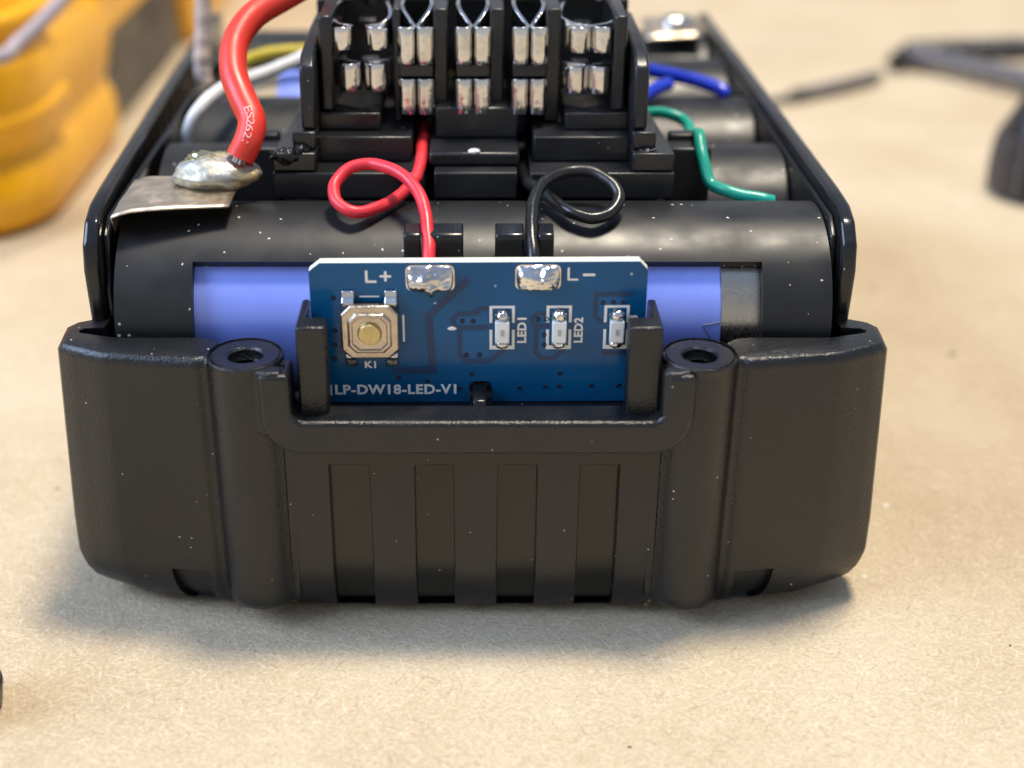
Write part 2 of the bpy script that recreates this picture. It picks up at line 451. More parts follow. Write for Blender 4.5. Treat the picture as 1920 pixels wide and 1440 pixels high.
# U-shaped collar round the board opening
outer = [(-19.1, 30.7)]+arc(-15.4, 26.4, 3.7, 180, 270, 8)+arc(16.2, 26.4, 3.7, 270, 360, 8)+[(19.9, 30.7)]
inner = [(17.3, 30.7)]+arc(16.1, 27.2, 1.2, 0, -90, 5)+arc(-15.1, 27.2, 1.2, 270, 180, 5)+[(-16.3, 30.7)]
m = MB()
n_o, n_i = len(outer), len(inner)
loop = outer+inner
m.prism(loop, -6.35, -2.6, 'y')
m.build('collar', M['case'], case, bevel=0.45, seg=3, angle=50)
# shelf under the board and its back
m = MB(); m.box(-17.0, 17.4, -2.55, 2.3, 9, 24.85); m.build('board_shelf', M['smooth'], case, bevel=0.15)
# tongue that keys the board
m = MB(); m.prism([(-3.0, 24.8), (-3.0, 25.7), (-2.6, 26.3), (-0.9, 26.8), (1.6, 26.8), (1.6, 24.8)], 0.05, 1.25, 'x'); m.build('locating_tongue', M['smooth'], case, bevel=0.12)
# slotted posts that hold the board
for s, x0, x1, ob in ((-1, -15.75, -13.05, -14.98), (1, 13.95, 16.95, 16.15)):
    m = MB()
    if s < 0: poly = [(x0, -4.5), (x1, -4.5), (x1, -2.1), (ob, -2.1), (ob, 2.0), (x0, 2.0)]
    else: poly = [(x0, -4.5), (x1, -4.5), (x1, 2.0), (ob, 2.0), (ob, -2.1), (x0, -2.1)]
    m.prism(poly, 24.8, 34.6, 'z')
    m.build('board_post', M['case'], case, bevel=0.25)
# screw bosses
for s, bx in ((-1, -20.65), (1, 20.65)):
    m = MB()
    m.lathe([(1.5, 20)]+[(1.34 if k % 2 else 1.55, 21+k*0.42) for k in range(23)]+[(1.55, 30.75), (1.75, 30.95), (3.05, 31.02), (3.12, 30.82), (3.28, 30.82), (3.34, 31.1), (3.42, 31.08), (3.5, 30.95), (3.48, 30.5), (3.34, 30.2), (3.34, 6.2), (3.1, 5.4), (2.6, 4.95), (0.01, 4.8)], bx, -2.45, 48)
    m.lathe([(0.01, 20), (1.5, 20)], bx, -2.45, 48)
    m.build('screw_boss', M['case'], case, angle=32)
    # web joining boss and collar arm, rounded
    m = MB(); m.prism([(bx-s*0.2, -5.3), (bx-s*2.2, -6.2), (bx-s*3.0, -6.25), (bx-s*3.6, -6.1), (bx-s*3.7, -5.2), (bx-s*2.4, -3.9), (bx-s*1.0, -3.9)][::1], 24.5, 30.92, 'z')
    m.build('boss_web', M['case'], case, bevel=0.3, seg=3)
# side rails: tall thin inner walls with a rounded nose
for s in (-1, 1):
    prof = [(5.2, 12), (5.0, 31), (4.6, 36.2), (5.2, 38.6), (7.0, 40.4), (9.5, 41.2), (14, 41.4), (30, 41.4), (60, 41.4), (95, 41.0), (96, 12)]
    def bow(y): return (-36.5 - 2.6*max(0, min(1, (y-8)/75))) if s < 0 else (36.0 - 0.7*max(0, min(1, (y-8)/75)))
    m = MB()
    pts = []
    for (y, z) in prof: pts.append((y, z))
    for th, in ((0,), ):
        vs_o = [(bow(y), y, z) for y, z in pts]; vs_i = [(bow(y)-s*1.5, y, z) for y, z in pts]
        n = len(pts)
        m.add(vs_o+vs_i, [tuple(range(n)), tuple(range(2*n-1, n-1, -1))]+[(i, i+n, (i+1) % n+n, (i+1) % n) for i in range(n)])
    m.build('side_rail', M['smooth'], case, bevel=0.45, seg=3, angle=25)
    # inner lip that thickens the nose of the rail
    m = MB(); m.prism([(6.2, 28), (6.0, 33.6), (7.0, 35.2), (7.4, 38.6), (9.5, 40.0), (95, 40.0), (95, 28)], bow(6)-s*1.45, bow(6)-s*2.1, 'x')
    m.build('rail_lip', M['smooth'], case, bevel=0.2)
m = MB(); m.box(-36, 36, 94.5, 96.5, 4, 36); m.build('back_wall', M['smooth'], case, bevel=0.4)

# ------------------------------------------------------------------ cell holder and cells
holder = thing('cell_holder', 'glossy black plastic sleeve rack holding a row of cylindrical cells inside the case', 'cell holder', (0, 50, 7.5))
CZ, RO, RC = 29.3, 10.3, 9.1
ROWS = [13.0, 32.4, 51.8, 71.2, 88.0]
def sleeve(cy, window=None, x0=-33.7, x1=33.8, a_end=200):
    xsn = sorted(set([x0, x1]+([window[0], window[1]] if window else [])+[x0+(x1-x0)*k/8 for k in range(9)]))
    an = [-60+k*4 for k in range(int((a_end+60)/4)+1)]
    if window: an = sorted(set(an+[window[2], window[3]]))
    rows = [[(x, cy-RO*math.cos(math.radians(a)), CZ+RO*math.sin(math.radians(a))) for x in xsn] for a in an]
    rows_i = [[(x, cy-(RO-1.15)*math.cos(math.radians(a)), CZ+(RO-1.15)*math.sin(math.radians(a))) for x in xsn] for a in an]
    def hole(i, j):
        return window and window[2] <= (an[i]+an[i+1])/2 <= window[3] and window[0] <= (xsn[j]+xsn[j+1])/2 <= window[1]
    mm = MB(); mm.grid(rows, skip=hole); mm.grid(rows_i, skip=hole)
    nv = len(xsn); nu = len(an); off = nu*nv
    # walls of the opening and of the ends
    def q(i, j): return i*nv+j
    for i in range(nu-1):
        for j in range(nv-1):
            if hole(i, j): continue
            for (di, dj, a, b_) in ((-1, 0, q(i, j), q(i, j+1)), (1, 0, q(i+1, j), q(i+1, j+1)), (0, -1, q(i, j), q(i+1, j)), (0, 1, q(i, j+1), q(i+1, j+1))):
                ii, jj = i+di, j+dj
                if ii < 0 or jj < 0 or ii >= nu-1 or jj >= nv-1 or hole(ii, jj):
                    mm.f.append((a, b_, b_+off, a+off))
    return mm
WIN = (-26.4, 27.3, -44, 46)
for k, cy in enumerate(ROWS):
    win = WIN if k == 0 else ((-31.0, -18.6, 20, 88) if k == 3 else None)
    sleeve(cy, win).build('sleeve', M['holder'], holder, angle=40)
# end discs in black so the sleeves read as closed towards the rails
for k, cy in enumerate(ROWS):
    for s in (-1, 1):
        mm = MB(); ring = [(cy-9.3*math.cos(math.radians(a)), CZ+9.3*math.sin(math.radians(a))) for a in range(0, 360, 15)]
        mm.prism(ring, s*32.2, s*33.3, 'x'); mm.build('end_cap', M['holder'], holder)
# wire guides on the front sleeve
for x0, x1 in ((-6.35, -4.75), (-4.15, -0.85), (2.1, 4.75), (6.05, 7.5)):
    mm = MB(); mm.prism([(3.6, 33.6), (3.6, 40.0), (3.9, 40.3), (6.2, 40.5), (6.6, 37.0), (6.6, 34.6)], x0, x1, 'x'); mm.build('wire_guide', M['smooth'], holder, bevel=0.18)
# bracket blocks beside the terminal block
for x0, x1 in ((-25.6, -20.3), (20.6, 25.0)):
    mm = MB(); mm.box(x0, x1, 24.2, 27.2, 34.5, 42.0); mm.build('bracket', M['block'], holder, bevel=0.25)
    mm = MB(); mm.box(x0+0.3, x1-0.3, 27.2, 29.0, 34.5, 42.6); mm.build('bracket', M['block'], holder, bevel=0.25)

def cell(cy, x_can, label, only_axis=False):
    t = thing('battery_cell', label, 'battery cell', (0, cy, CZ-RC), group=None)
    def cyl(x0, x1, r, n=64):
        mm = MB(); rows = []
        for x, rr in ((x0, 0.01), (x0, r-0.3), (x0+0.3, r), (x1-0.3, r), (x1, r-0.3), (x1, 0.01)):
            rows.append([(x, cy-rr*math.cos(2*math.pi*k/n), CZ+rr*math.sin(2*math.pi*k/n)) for k in range(n)])
        return mm.grid(rows, close_u=True)
    cyl(-32, x_can, RC).build('wrap', M['wrap'], t)
    cyl(x_can-0.4, 32.0, RC-0.12).build('can', M['can'], t)
    return t
c0 = cell(13.0, 23.75, 'bright periwinkle blue wrapped cell showing in the long window behind the circuit board')
# small peeled tear near the wrap end
mm = MB(); mm.tube([(22.9, 13-9.14*math.cos(math.radians(a)), CZ+9.14*math.sin(math.radians(a))) if False else (xx, 13-9.13*math.cos(math.radians(a)), CZ+9.13*math.sin(math.radians(a))) for xx, a in ((23.6, 12.5), (22.6, 11), (21.9, 10), (22.6, 3), (23.2, -6))], 0.06, n=6, samples=4)
mm.build('wrap_tear', plain('tear_grey', (0.16, 0.16, 0.22), 0.5), c0)
t = thing('battery_cell', 'blue wrapped cell with tan insulator band, seen under the white wire', 'battery cell', (0, 71.2, CZ-RC))
mm = MB()
for x0, x1, nm, mt in ((-32, -26.0, 'insulator_band', M['paper_ring']), (-26.0, 32, 'wrap', M['wrap'])):
    mm = MB(); rows = []
    for x, rr in ((x0, 0.01), (x0, RC), (x1, RC), (x1, 0.01)):
        rows.append([(x, 71.2-rr*math.cos(2*math.pi*k/64), CZ+rr*math.sin(2*math.pi*k/64)) for k in range(64)])
    mm.grid(rows, close_u=True).build(nm, mt, t)

# ------------------------------------------------------------------ terminal block
tb = thing('terminal_block', 'black plastic terminal block with five pairs of spring contacts, standing on the cell holder', 'terminal block', (0, 30, 39.6))
def part(name, mat=None, bevel=0.18, **k):
    def f(*boxes):
        mm = MB()
        for bx in boxes: mm.box(*bx)
        return mm.build(name, mat or M['block'], tb, bevel=bevel, **k)
    return f
part('base_plate')((-20.0, -4.85, 17.0, 46, 39.0, 41.7))
part('base_plate')((5.75, 20.2, 17.0, 46, 39.0, 41.7))
part('centre_step')((-3.85, 4.5, 17.0, 46, 39.0, 41.75))
part('centre_step', bevel=0.3)((-4.4, 4.75, 19.0, 46, 41.78, 43.15))
part('centre_block', bevel=0.25)((-3.85, 4.75, 24.0, 38, 43.17, 46.4))
for a, b_, c_, d_ in ((-15.7, -6.15, -15.7, -9.4), (6.2, 16.0, 9.5, 16.0)):
    part('tier')((a, b_, 20.7, 42, 41.72, 44.3))
    part('tier')((c_, d_, 23.0, 40, 44.32, 46.1))
part('back_panel')((-17, 17, 37.5, 39.5, 41.72, 54.6))
part('back_panel')((-6.2, 6.2, 36.6, 37.45, 41.72, 46.0))
for s, xo in ((-1, -0.0), (1, 0.35)):
    # foot flange, foot block, upright with a rolled top
    mm = MB(); mm.prism([(s*20.0+xo*0.5, 17.4), (s*15.6+xo, 17.4), (s*15.6+xo, 46), (s*18.2+xo, 46)], 41.72, 43.6, 'z'); mm.build('foot', M['block'], tb, bevel=0.2)
    mm = MB(); mm.box(*sorted((s*15.62+xo, s*18.0+xo)), 18.6, 21.5, 43.62, 45.4); mm.build('foot_block', M['block'], tb, bevel=0.2)
    mm = MB(); mm.prism([(19.4, 45.42), (19.4, 50.2), (19.9, 51.6), (21.5, 52.6), (30, 53.2), (38, 53.2), (38, 43.64), (21.6, 43.64), (21.6, 45.42)], s*15.64+xo, s*17.1+xo, 'x'); mm.build('upright', M['block'], tb, bevel=0.3, seg=3)
    part('outer_post', bevel=0.3)((*sorted((s*14.1+xo*0.3, s*15.45+xo*0.3)), 23.6, 39, 46.12, 55.8))
for a, b_ in ((-8.15, -7.35), (-4.0, -2.55), (1.75, 3.2), (7.45, 9.0)):
    part('divider', bevel=0.2)((a, b_, 26.0, 32.6, 44.32, 56.0))
# spring contacts
def contact(cx, z0, z1, plan, rise=0.0):
    mm = MB(); mm.box(cx-0.9, cx+0.9, 36.9, 37.3, z0, z0+0.5)
    root = mm.build('contact', M['tin'], tb)
    for s in (-1, 1):
        path = smooth_path([Vector((x, y, 0)) for x, y in plan(s)], 4)
        L = len(path); rows = []
        for i, p in enumerate(path):
            d = max(0, 1-i/7.0)          # rounded lip corners at the free end
            zz0, zz1 = z0+0.75*d*d, z1-0.75*d*d+rise*min(1, max(0, (i-21)/7))
            rows.append([(cx+p.x, p.y, zz0+(zz1-zz0)*k/4) for k in range(5)])
        mm = MB(); mm.grid(rows); mm.build('leaf', M['tin'], root, solidify=0.42, bevel=0.05, angle=40)
def narrow(s): return [(s*1.72, 25.2), (s*1.64, 24.55), (s*1.34, 24.12), (s*0.62, 24.04), (s*0.32, 24.35), (s*0.20, 25.3), (s*0.85, 26.6), (s*1.5, 28.2), (s*1.5, 32.4)]
for cx in (-5.73, 0.05, 5.78):
    contact(cx, 50.85, 54.6, narrow, 1.3)
    contact(cx, 45.7, 49.35, narrow)
    part('contact_bridge', bevel=0.12)((cx-1.7, cx+1.7, 24.3, 36.5, 49.5, 50.75))
def wide(gap):
    return lambda s: [(s*(gap+1.95), 25.0), (s*(gap+1.80), 24.4), (s*(gap+1.2), 24.05), (s*(gap+0.45), 24.25), (s*gap, 25.1), (s*(gap+0.95), 25.7), (s*2.95, 26.9), (s*2.95, 28.5), (s*2.4, 32.4)]
contact(-11.45, 52.3, 54.6, wide(0.80), 1.0); contact(-11.2, 48.1, 50.9, wide(0.36))
contact(12.0, 52.0, 54.6, wide(0.16), 1.0); contact(11.85, 47.8, 50.6, wide(0.16))
# little round pin ends beneath the contacts
for x in (-3.55, -2.35, 2.05, 3.05):
    mm = MB(); mm.tube([(x, 35.2, 46.9), (x, 37.3, 46.9)], 0.36, n=12); mm.build('pin', M['gold'], tb)
    part('pin_bar')((x-0.4, x+0.4, 36.0, 37.3, 45.9, 46.4))
# melted blob on the left foot
def lump(name, cx, cy, cz, rx, ry, rz, mat, parent, amp=0.25, freq=0.8, seed=0, lat=14, lon=20, **k):
    mm = MB(); rows = []
    for i in range(lat+1):
        th = math.pi*i/lat
        row = []
        for j in range(lon):
            ph = 2*math.pi*j/lon
            d = Vector((math.sin(th)*math.cos(ph), math.sin(th)*math.sin(ph), math.cos(th)))
            q = 1+amp*noise.noise(d*freq*3+Vector((seed, seed*2, 0)))+amp*0.5*noise.noise(d*freq*7+Vector((0, seed, 3)))
            row.append((cx+rx*d.x*q, cy+ry*d.y*q, cz+rz*d.z*q))
        rows.append(row)
    mm.grid(rows, close_u=True)
    return mm.build(name, mat, parent, angle=80, **k)
lump('melted_spot', -18.6, 17.8, 43.3, 1.5, 1.0, 0.75, M['molten'], tb, 0.5, 1.0, 3)
lump('melted_spot', -17.2, 18.3, 43.7, 0.9, 0.8, 0.5, M['molten'], tb, 0.5, 1.0, 5)
lump('melted_spot', 17.6, 18.1, 43.65, 0.9, 0.5, 0.25, M['molten'], tb, 0.4, 1.0, 8)
lump('glue_drop', 0.15, 19.4, 43.2, 0.62, 0.45, 0.28, M['white_w'], tb, 0.2, 1.0, 2)

# control board lying on top of the terminal block, just reaching the picture
cb = thing('control_board', 'blue control board lying behind the spring contacts on top of the terminal block', 'circuit board', (0, 36, 55.9))
mm = MB(); mm.box(-13.7, 13.7, 36.4, 62, 55.3, 56.7); mm.build('board', M['board'], cb, bevel=0.05)
for x in (-10.9, -4.5, 7.2, 12.3):
    lump('solder_joint', x, 37.6, 56.9, 0.9, 0.7, 0.7, M['solder'], cb, 0.25, 1, int(x*3))
lump('solder_joint', -11.0, 36.0, 55.4, 0.75, 0.6, 1.2, M['solder'], cb, 0.2, 1, 4)
lump('solder_joint', -8.9, 36.0, 55.3, 0.35, 0.35, 1.1, M['solder'], cb, 0.3, 1, 9)

# ------------------------------------------------------------------ LED circuit board
led = thing('led_board', 'upright blue circuit board with push switch and three indicator lights, slotted into the case front', 'circuit board', (0.5, 0.5, 24.8))
ROLL = math.radians(0.35)
def brot(v):
    x, z = v.x-0.5, v.z-32
    return Vector((0.5+x*math.cos(ROLL)-z*math.sin(ROLL), v.y, 32+x*math.sin(ROLL)+z*math.cos(ROLL)))
TH = 1.2
poly = [(-14.75, 24.9), (-0.35, 24.9)]+[(-0.35, 26.4)]+arc(0.25, 26.45, 0.6, 180, 90, 4)+arc(1.2, 26.45, 0.6, 90, 0, 4)+[(1.8, 24.9), (15.85, 24.9), (15.85, 38.2), (15.1, 39.0), (-13.75, 39.0), (-14.75, 38.2)]
mm = MB(); mm.prism(poly, 0.08, TH, 'y'); sub = mm.build('substrate', M['fibre_edge'], led, smooth=False, xf=brot)
mm = MB(); n = len(poly); mm.prism(poly, 0.0, 0.079, 'y'); mask = mm.build('solder_mask', M['board'], led, smooth=False, xf=brot)
def ribbon(pts, width, y, y1=None):
    """flat mitred ribbon in the board plane"""
    mm = MB(); L = len(pts); a = []; b_ = []
    for i, p in enumerate(pts):
        p = Vector(p)
        d0 = (Vector(pts[i])-Vector(pts[i-1])).normalized() if i else None
        d1 = (Vector(pts[i+1])-Vector(pts[i])).normalized() if i < L-1 else None
        d = ((d0 or d1)+(d1 or d0)).normalized(); nn = Vector((-d.y, d.x))
        c_ = 1.0
        if d0 and d1: c_ = 1/max(0.5, nn.dot(Vector((-d0.y, d0.x))))
        a.append(p+nn*width/2*c_); b_.append(p-nn*width/2*c_)
    mm.grid([[(p.x, y, p.y) for p in a], [(p.x, y, p.y) for p in b_]])
    return mm
def rect(x0, x1, z0, z1, y):
    mm = MB(); mm.add([(x0, y, z0), (x1, y, z0), (x1, y, z1), (x0, y, z1)], [(0, 1, 2, 3)]); return mm
zones = [(-13.9, -4.35, 28.5, 36.4), (-3.3, 14.7, 28.35, 36.0)]
TR = [([(-7.47, 28.2), (-3.73, 28.2), (-4.0, 33.76), (-1.55, 36.25), (-0.29, 37.34)], 0.72),
 ([(1.61, 34.5), (0.78, 34.5), (0.24, 34.02), (-1.17, 33.97), (-1.81, 33.49), (-1.76, 32.9), (-1.18, 32.47), (-1.19, 29.86), (-0.64, 29.14), (1.54, 29.14), (2.92, 30.3)], 0.45),
 ([(1.42, 32.68), (0.83, 32.55), (-0.88, 32.55)], 0.42),
 ([(6.78, 33.97), (5.95, 33.97), (5.42, 33.44), (5.58, 32.85), (6.17, 32.63), (7.05, 32.68)], 0.42),
 ([(5.88, 32.5), (5.83, 30.08), (6.34, 29.42), (7.53, 29.42), (8.4, 30.3)], 0.42),
 ([(14.6, 35.83), (11.24, 35.83), (11.24, 33.65), (12.04, 32.9)], 0.42), ([(12.2, 30.3), (12.22, 29.91), (14.89, 29.91)], 0.42)]
for pts, wd in TR:
    ribbon(pts, wd, -0.022).build('trace_gap', M['mask_gap'], led, smooth=False, xf=brot)
for x0, x1, z0, z1 in ((-1.0, 1.5, 29.6, 32.2), (6.2, 7.2, 29.9, 32.3), (11.5, 13.9, 33.3, 35.5), (-1.4, 1.4, 32.9, 33.7)):
    rect(x0, x1, z0, z1, -0.012).build('copper_pad_zone', M['copper_zone'], led, smooth=False, xf=brot)
VIAS = [(-12.65, 35.63), (-12.69, 32.35), (-12.75, 30.88), (-12.79, 29.46), (-6.9, 27.49), (-4.25, 27.09), (-1.31, 26.3), (-0.13, 27.82), (-0.93, 33.24), (0.05, 33.24), (-0.59, 29.81), (0.63, 29.81),
 (8.12, 27.82), (4.38, 26.3), (6.8, 26.43), (8.1, 26.5), (11.09, 26.5), (13.66, 26.5), (6.02, 33.37), (6.81, 33.39), (6.61, 31.81), (6.64, 30.81), (11.91, 35.0), (12.85, 35.03), (13.74, 35.0)]
for x, z in VIAS:
    mm = MB()
    ring = lambda r, y: [(x+r*math.cos(2*math.pi*k/12), y, z+r*math.sin(2*math.pi*k/12)) for k in range(12)]
    mm.grid([ring(0.25, -0.026), ring(0.17, -0.07), ring(0.13, -0.05), ring(0.11, -0.032), ring(0.001, -0.030)], close_u=True)
    mm.build('via', M['via'], led, xf=brot)
# silkscreen
def capsule_strokes(name, strokes, wd, y=-0.04):
    mm = MB()
    for (x0, z0), (x1, z1) in strokes:
        a = math.atan2(z1-z0, x1-x0)
        pl = [(x1+wd/2*math.cos(a+t_), z1+wd/2*math.sin(a+t_)) for t_ in [math.radians(-90+30*k) for k in range(7)]]+[(x0+wd/2*math.cos(a+t_), z0+wd/2*math.sin(a+t_)) for t_ in [math.radians(90+30*k) for k in range(7)]]
        yy = y-0.004*random.random()
        mm.add([(px, yy, pz) for px, pz in pl], [tuple(range(len(pl)))])
    return mm.build(name, M['silk'], led, smooth=False, xf=brot)
capsule_strokes('printed_letter', [((-9.55, 38.2), (-9.55, 37.2)), ((-9.55, 37.2), (-8.75, 37.2))], 0.24)
capsule_strokes('printed_plus', [((-8.25, 37.72), (-7.4, 37.72)), ((-7.83, 38.12), (-7.83, 37.32))], 0.24)
capsule_strokes('printed_letter', [((8.7, 38.4), (8.7, 37.3)), ((8.7, 37.3), (9.5, 37.3))], 0.2)
capsule_strokes('printed_minus', [((10.1, 37.75), (11.0, 37.75))], 0.26)
def text_mesh(name, body, size, loc, rot=0, bold=0.0, mat=None, parent=None, width=None, xf=brot, frame=None):
    cu = bpy.data.curves.new(name, 'FONT'); cu.body = body; cu.size = 1.0; cu.offset = bold; cu.resolution_u = 3; cu.space_character = 1.08
    cu.fill_mode = 'FRONT'
    tmp = bpy.data.objects.new(name, cu); COL.objects.link(tmp)
    dg = bpy.context.evaluated_depsgraph_get(); dg.update()
    src = bpy.data.meshes.new_from_object(tmp.evaluated_get(dg))
    bpy.data.objects.remove(tmp); bpy.data.curves.remove(cu)
    vs = [v.co.copy() for v in src.vertices]; fs = [tuple(p.vertices) for p in src.polygons]; bpy.data.meshes.remove(src)
    x0 = min(v.x for v in vs); x1 = max(v.x for v in vs); y0 = min(v.y for v in vs); y1 = max(v.y for v in vs)
    kx = (width/(x1-x0)) if width else size/(y1-y0); ky = size/(y1-y0)
    mm = MB()
    if frame:
        o, ex, ey = frame
        mm.add([o+ex*((v.x-(x0+x1)/2)*kx)+ey*((v.y-(y0+y1)/2)*ky) for v in vs], fs)
    else:
        c_, s_ = math.cos(rot), math.sin(rot); out = []
        for v in vs:
            a, b_ = (v.x-x0)*kx, (v.y-y0)*ky
            out.append((loc[0]+a*c_-b_*s_, loc[1], loc[2]+a*s_+b_*c_))
        mm.add(out, fs)
    return mm.build(name, mat or M['silk'], parent or led, smooth=False, xf=xf)
text_mesh('printed_text', 'LP-DW18-LED-V1', 1.06, (-12.95, -0.04, 25.72), 0, 0.036, width=11.4)
capsule_strokes('printed_bar', [((-13.3, 26.7), (-13.3, 25.7))], 0.14)
text_mesh('printed_text', 'K1', 0.72, (-10.05, -0.04, 28.5), 0, 0.04, width=1.05)
for body, x, z in (('LED1', 4.95, 31.0), ('LED2', 10.15, 31.0), ('LED3', 15.15, 31.2)):
    text_mesh('printed_text', body, 0.84, (x, -0.04, z), math.radians(90), 0.040, width=2.55)
LX = (2.72, 7.93, 13.2)
for cx in LX:
    for zz0, zz1, s in ((34.75, 33.05, 1), (30.35, 32.35, -1)):
        ribbon([(cx-1.03, zz1), (cx-1.03, zz0-s*0.13), (cx+1.03, zz0-s*0.13), (cx+1.03, zz1)], 0.26, -0.040).build('printed_outline', M['silk'], led, smooth=False, xf=brot)
    ribbon([(cx-1.03, 30.62), (cx+1.03, 30.62)], 0.24, -0.045).build('printed_outline', M['silk'], led, smooth=False, xf=brot)
    mm = MB(); mm.box(cx-0.62, cx+0.62, -0.42, -0.05, 30.95, 33.95); body = mm.build('indicator_light', M['led_green'], led, bevel=0.05, xf=brot)
    mm = MB(); mm.prism([(cx-0.66, 31.35), (cx+0.66, 31.35), (cx+0.66, 33.5), (cx-0.66, 33.5)], -1.0, -0.3, 'y'); mm.build('lens', M['led_white'], body, bevel=0.12, xf=brot)
    mm = MB(); mm.box(cx-0.16, cx+0.16, -1.07, -1.0, 32.15, 32.75); mm.build('lens_die', plain('die_grey', (0.42, 0.45, 0.46), 0.3), body, xf=brot)
    lump('solder_end', cx, -0.42, 33.9, 0.64, 0.62, 0.55, M['solder'], body, 0.22, 1, cx, xf=brot)
    lump('solder_end', cx, -0.36, 31.0, 0.60, 0.40, 0.40, M['solder'], body, 0.22, 1, cx+3, xf=brot)
# solder joints of the two thin wires
def pad_joint(x0, x1, z0, z1, seed, drip):
    mm = MB(); rows = []; nx, nz_ = 36, 24
    def half(tt): return max(0.0, 1-abs(2*tt-1)**2.2)
    for j in range(nz_+1):
        row = []
        for i in range(nx+1):
            u, v = i/nx, j/nz_
            # rounded rectangle footprint
            sx, sz = 2*u-1, 2*v-1
            k = 1-0.10*(sx*sx*sz*sz)
            x = (x0+x1)/2+(x1-x0)/2*sx*k; z = (z0+z1)/2+(z1-z0)/2*sz*k
            h = (half(u)*half(v))**0.5
            crease = abs(sx)*0.35
            hh = 0.15+0.85*(0.62*(1-sz*0.45)+0.38*noise.noise(Vector((sx*1.5+seed, sz*1.3, seed)))+0.13*noise.noise(Vector((sx*4+seed, sz*5, 2*seed)))-0.35*math.exp(-((sx-0.1)**2)/0.03)*(1+sz)*0.5+crease*(1-v))
            if drip: hh += 0.5*math.exp(-(((sx-0.05)/0.16)**2))*max(0, -sz)**2
            row.append((x, -0.10-1.35*h*max(0.1, hh), z))
        rows.append(row)
    mm.grid(rows)
    c_ = 0.55
    pl = arc(x0+c_-0.05, z0+c_, c_, 180, 270, 4)+arc(x1-c_+0.05, z0+c_, c_, 270, 360, 4)+arc(x1-c_+0.05, z1-c_+0.05, c_, 0, 90, 4)+arc(x0+c_-0.05, z1-c_+0.05, c_, 90, 180, 4)
    mm.prism(pl, -0.12, -0.02, 'y')
    if drip:
        mm.tube([(x0+2.25, -0.45, z0+0.5), (x0+2.25, -0.4, z0+0.05), (x0+2.25, -0.25, z0-0.4)], lambda q: 0.36-0.12*q, n=12)
    return mm.build('solder_joint', M['solder'], led, angle=75, xf=brot)
pad_joint(-5.95, -1.65, 36.3, 38.75, 1.3, True)
pad_joint(3.95, 7.95, 36.35, 38.75, 4.1, False)
# tactile switch
SX, SZ = -9.35, 32.7
def octagon(h, c): return [(SX-h+c, SZ-h), (SX+h-c, SZ-h), (SX+h, SZ-h+c), (SX+h, SZ+h-c), (SX+h-c, SZ+h), (SX-h+c, SZ+h), (SX-h, SZ+h-c), (SX-h, SZ-h+c)]
mm = MB(); mm.prism(octagon(2.55, 0.45), -0.9, -0.03, 'y'); sw = mm.build('tactile_switch', M['block'], led, bevel=0.1, xf=brot)
mm = MB(); rows = []
for h, c, y in ((2.62, 0.85, -0.7), (2.62, 0.85, -1.20), (2.5, 0.82, -1.34), (1.98, 0.72, -1.36), (1.90, 0.70, -1.62), (1.78, 0.66, -1.68), (1.62, 0.62, -1.68), (1.56, 0.6, -1.50), (1.2, 0.5, -1.48), (0.01, 0.0, -1.48)):
    rows.append([(x, y, z) for x, z in octagon(h, c)])
mm.grid(rows, close_u=True); mm.build('cover', M['steel'], sw, angle=25, bevel=0.05, xf=brot)
mm = MB(); rows = []
for r, y in ((1.14, -1.45), (1.14, -1.52), (1.08, -1.60), (1.0, -1.58), (1.02, -1.80), (0.97, -1.86), (0.01, -1.88)):
    rows.append([(SX+r*math.cos(2*math.pi*k/36), y, SZ+r*math.sin(2*math.pi*k/36)) for k in range(36)])
mm.grid(rows, close_u=True); mm.build('button', M['gold'], sw, angle=30, xf=brot)
for dx, dz, sgn in ((-1.95, 2.75, 1), (1.95, 2.75, 1), (-1.85, -2.75, -1), (1.9, -2.75, -1)):
    L = 0.95 if sgn > 0 else 1.2
    mm = MB(); mm.prism([(-0.75, SZ+dz-sgn*0.5), (-0.95, SZ+dz), (-0.45, SZ+dz+sgn*0.35), (-0.25, SZ+dz+sgn*L), (-0.04, SZ+dz+sgn*L), (-0.04, SZ+dz-sgn*0.5)], SX+dx-0.56, SX+dx+0.56, 'x')
    mm.build('leg', M['solder'], sw, bevel=0.1, xf=brot)
ribbon([(SX-0.9, 35.75), (SX+0.9, 35.75)], 0.16, -0.04).build('printed_outline', M['silk'], led, smooth=False, xf=brot)
ribbon([(SX+3.02, 31.2), (SX+3.02, 33.9)], 0.18, -0.04).build('printed_outline', M['silk'], led, smooth=False, xf=brot)
# silk scar and flux smear
lump('flux_scar', -1.9, -0.02, 32.5, 0.42, 0.05, 0.2, M['silk'], led, 0.4, 1, 6, lat=6, lon=10, xf=brot)

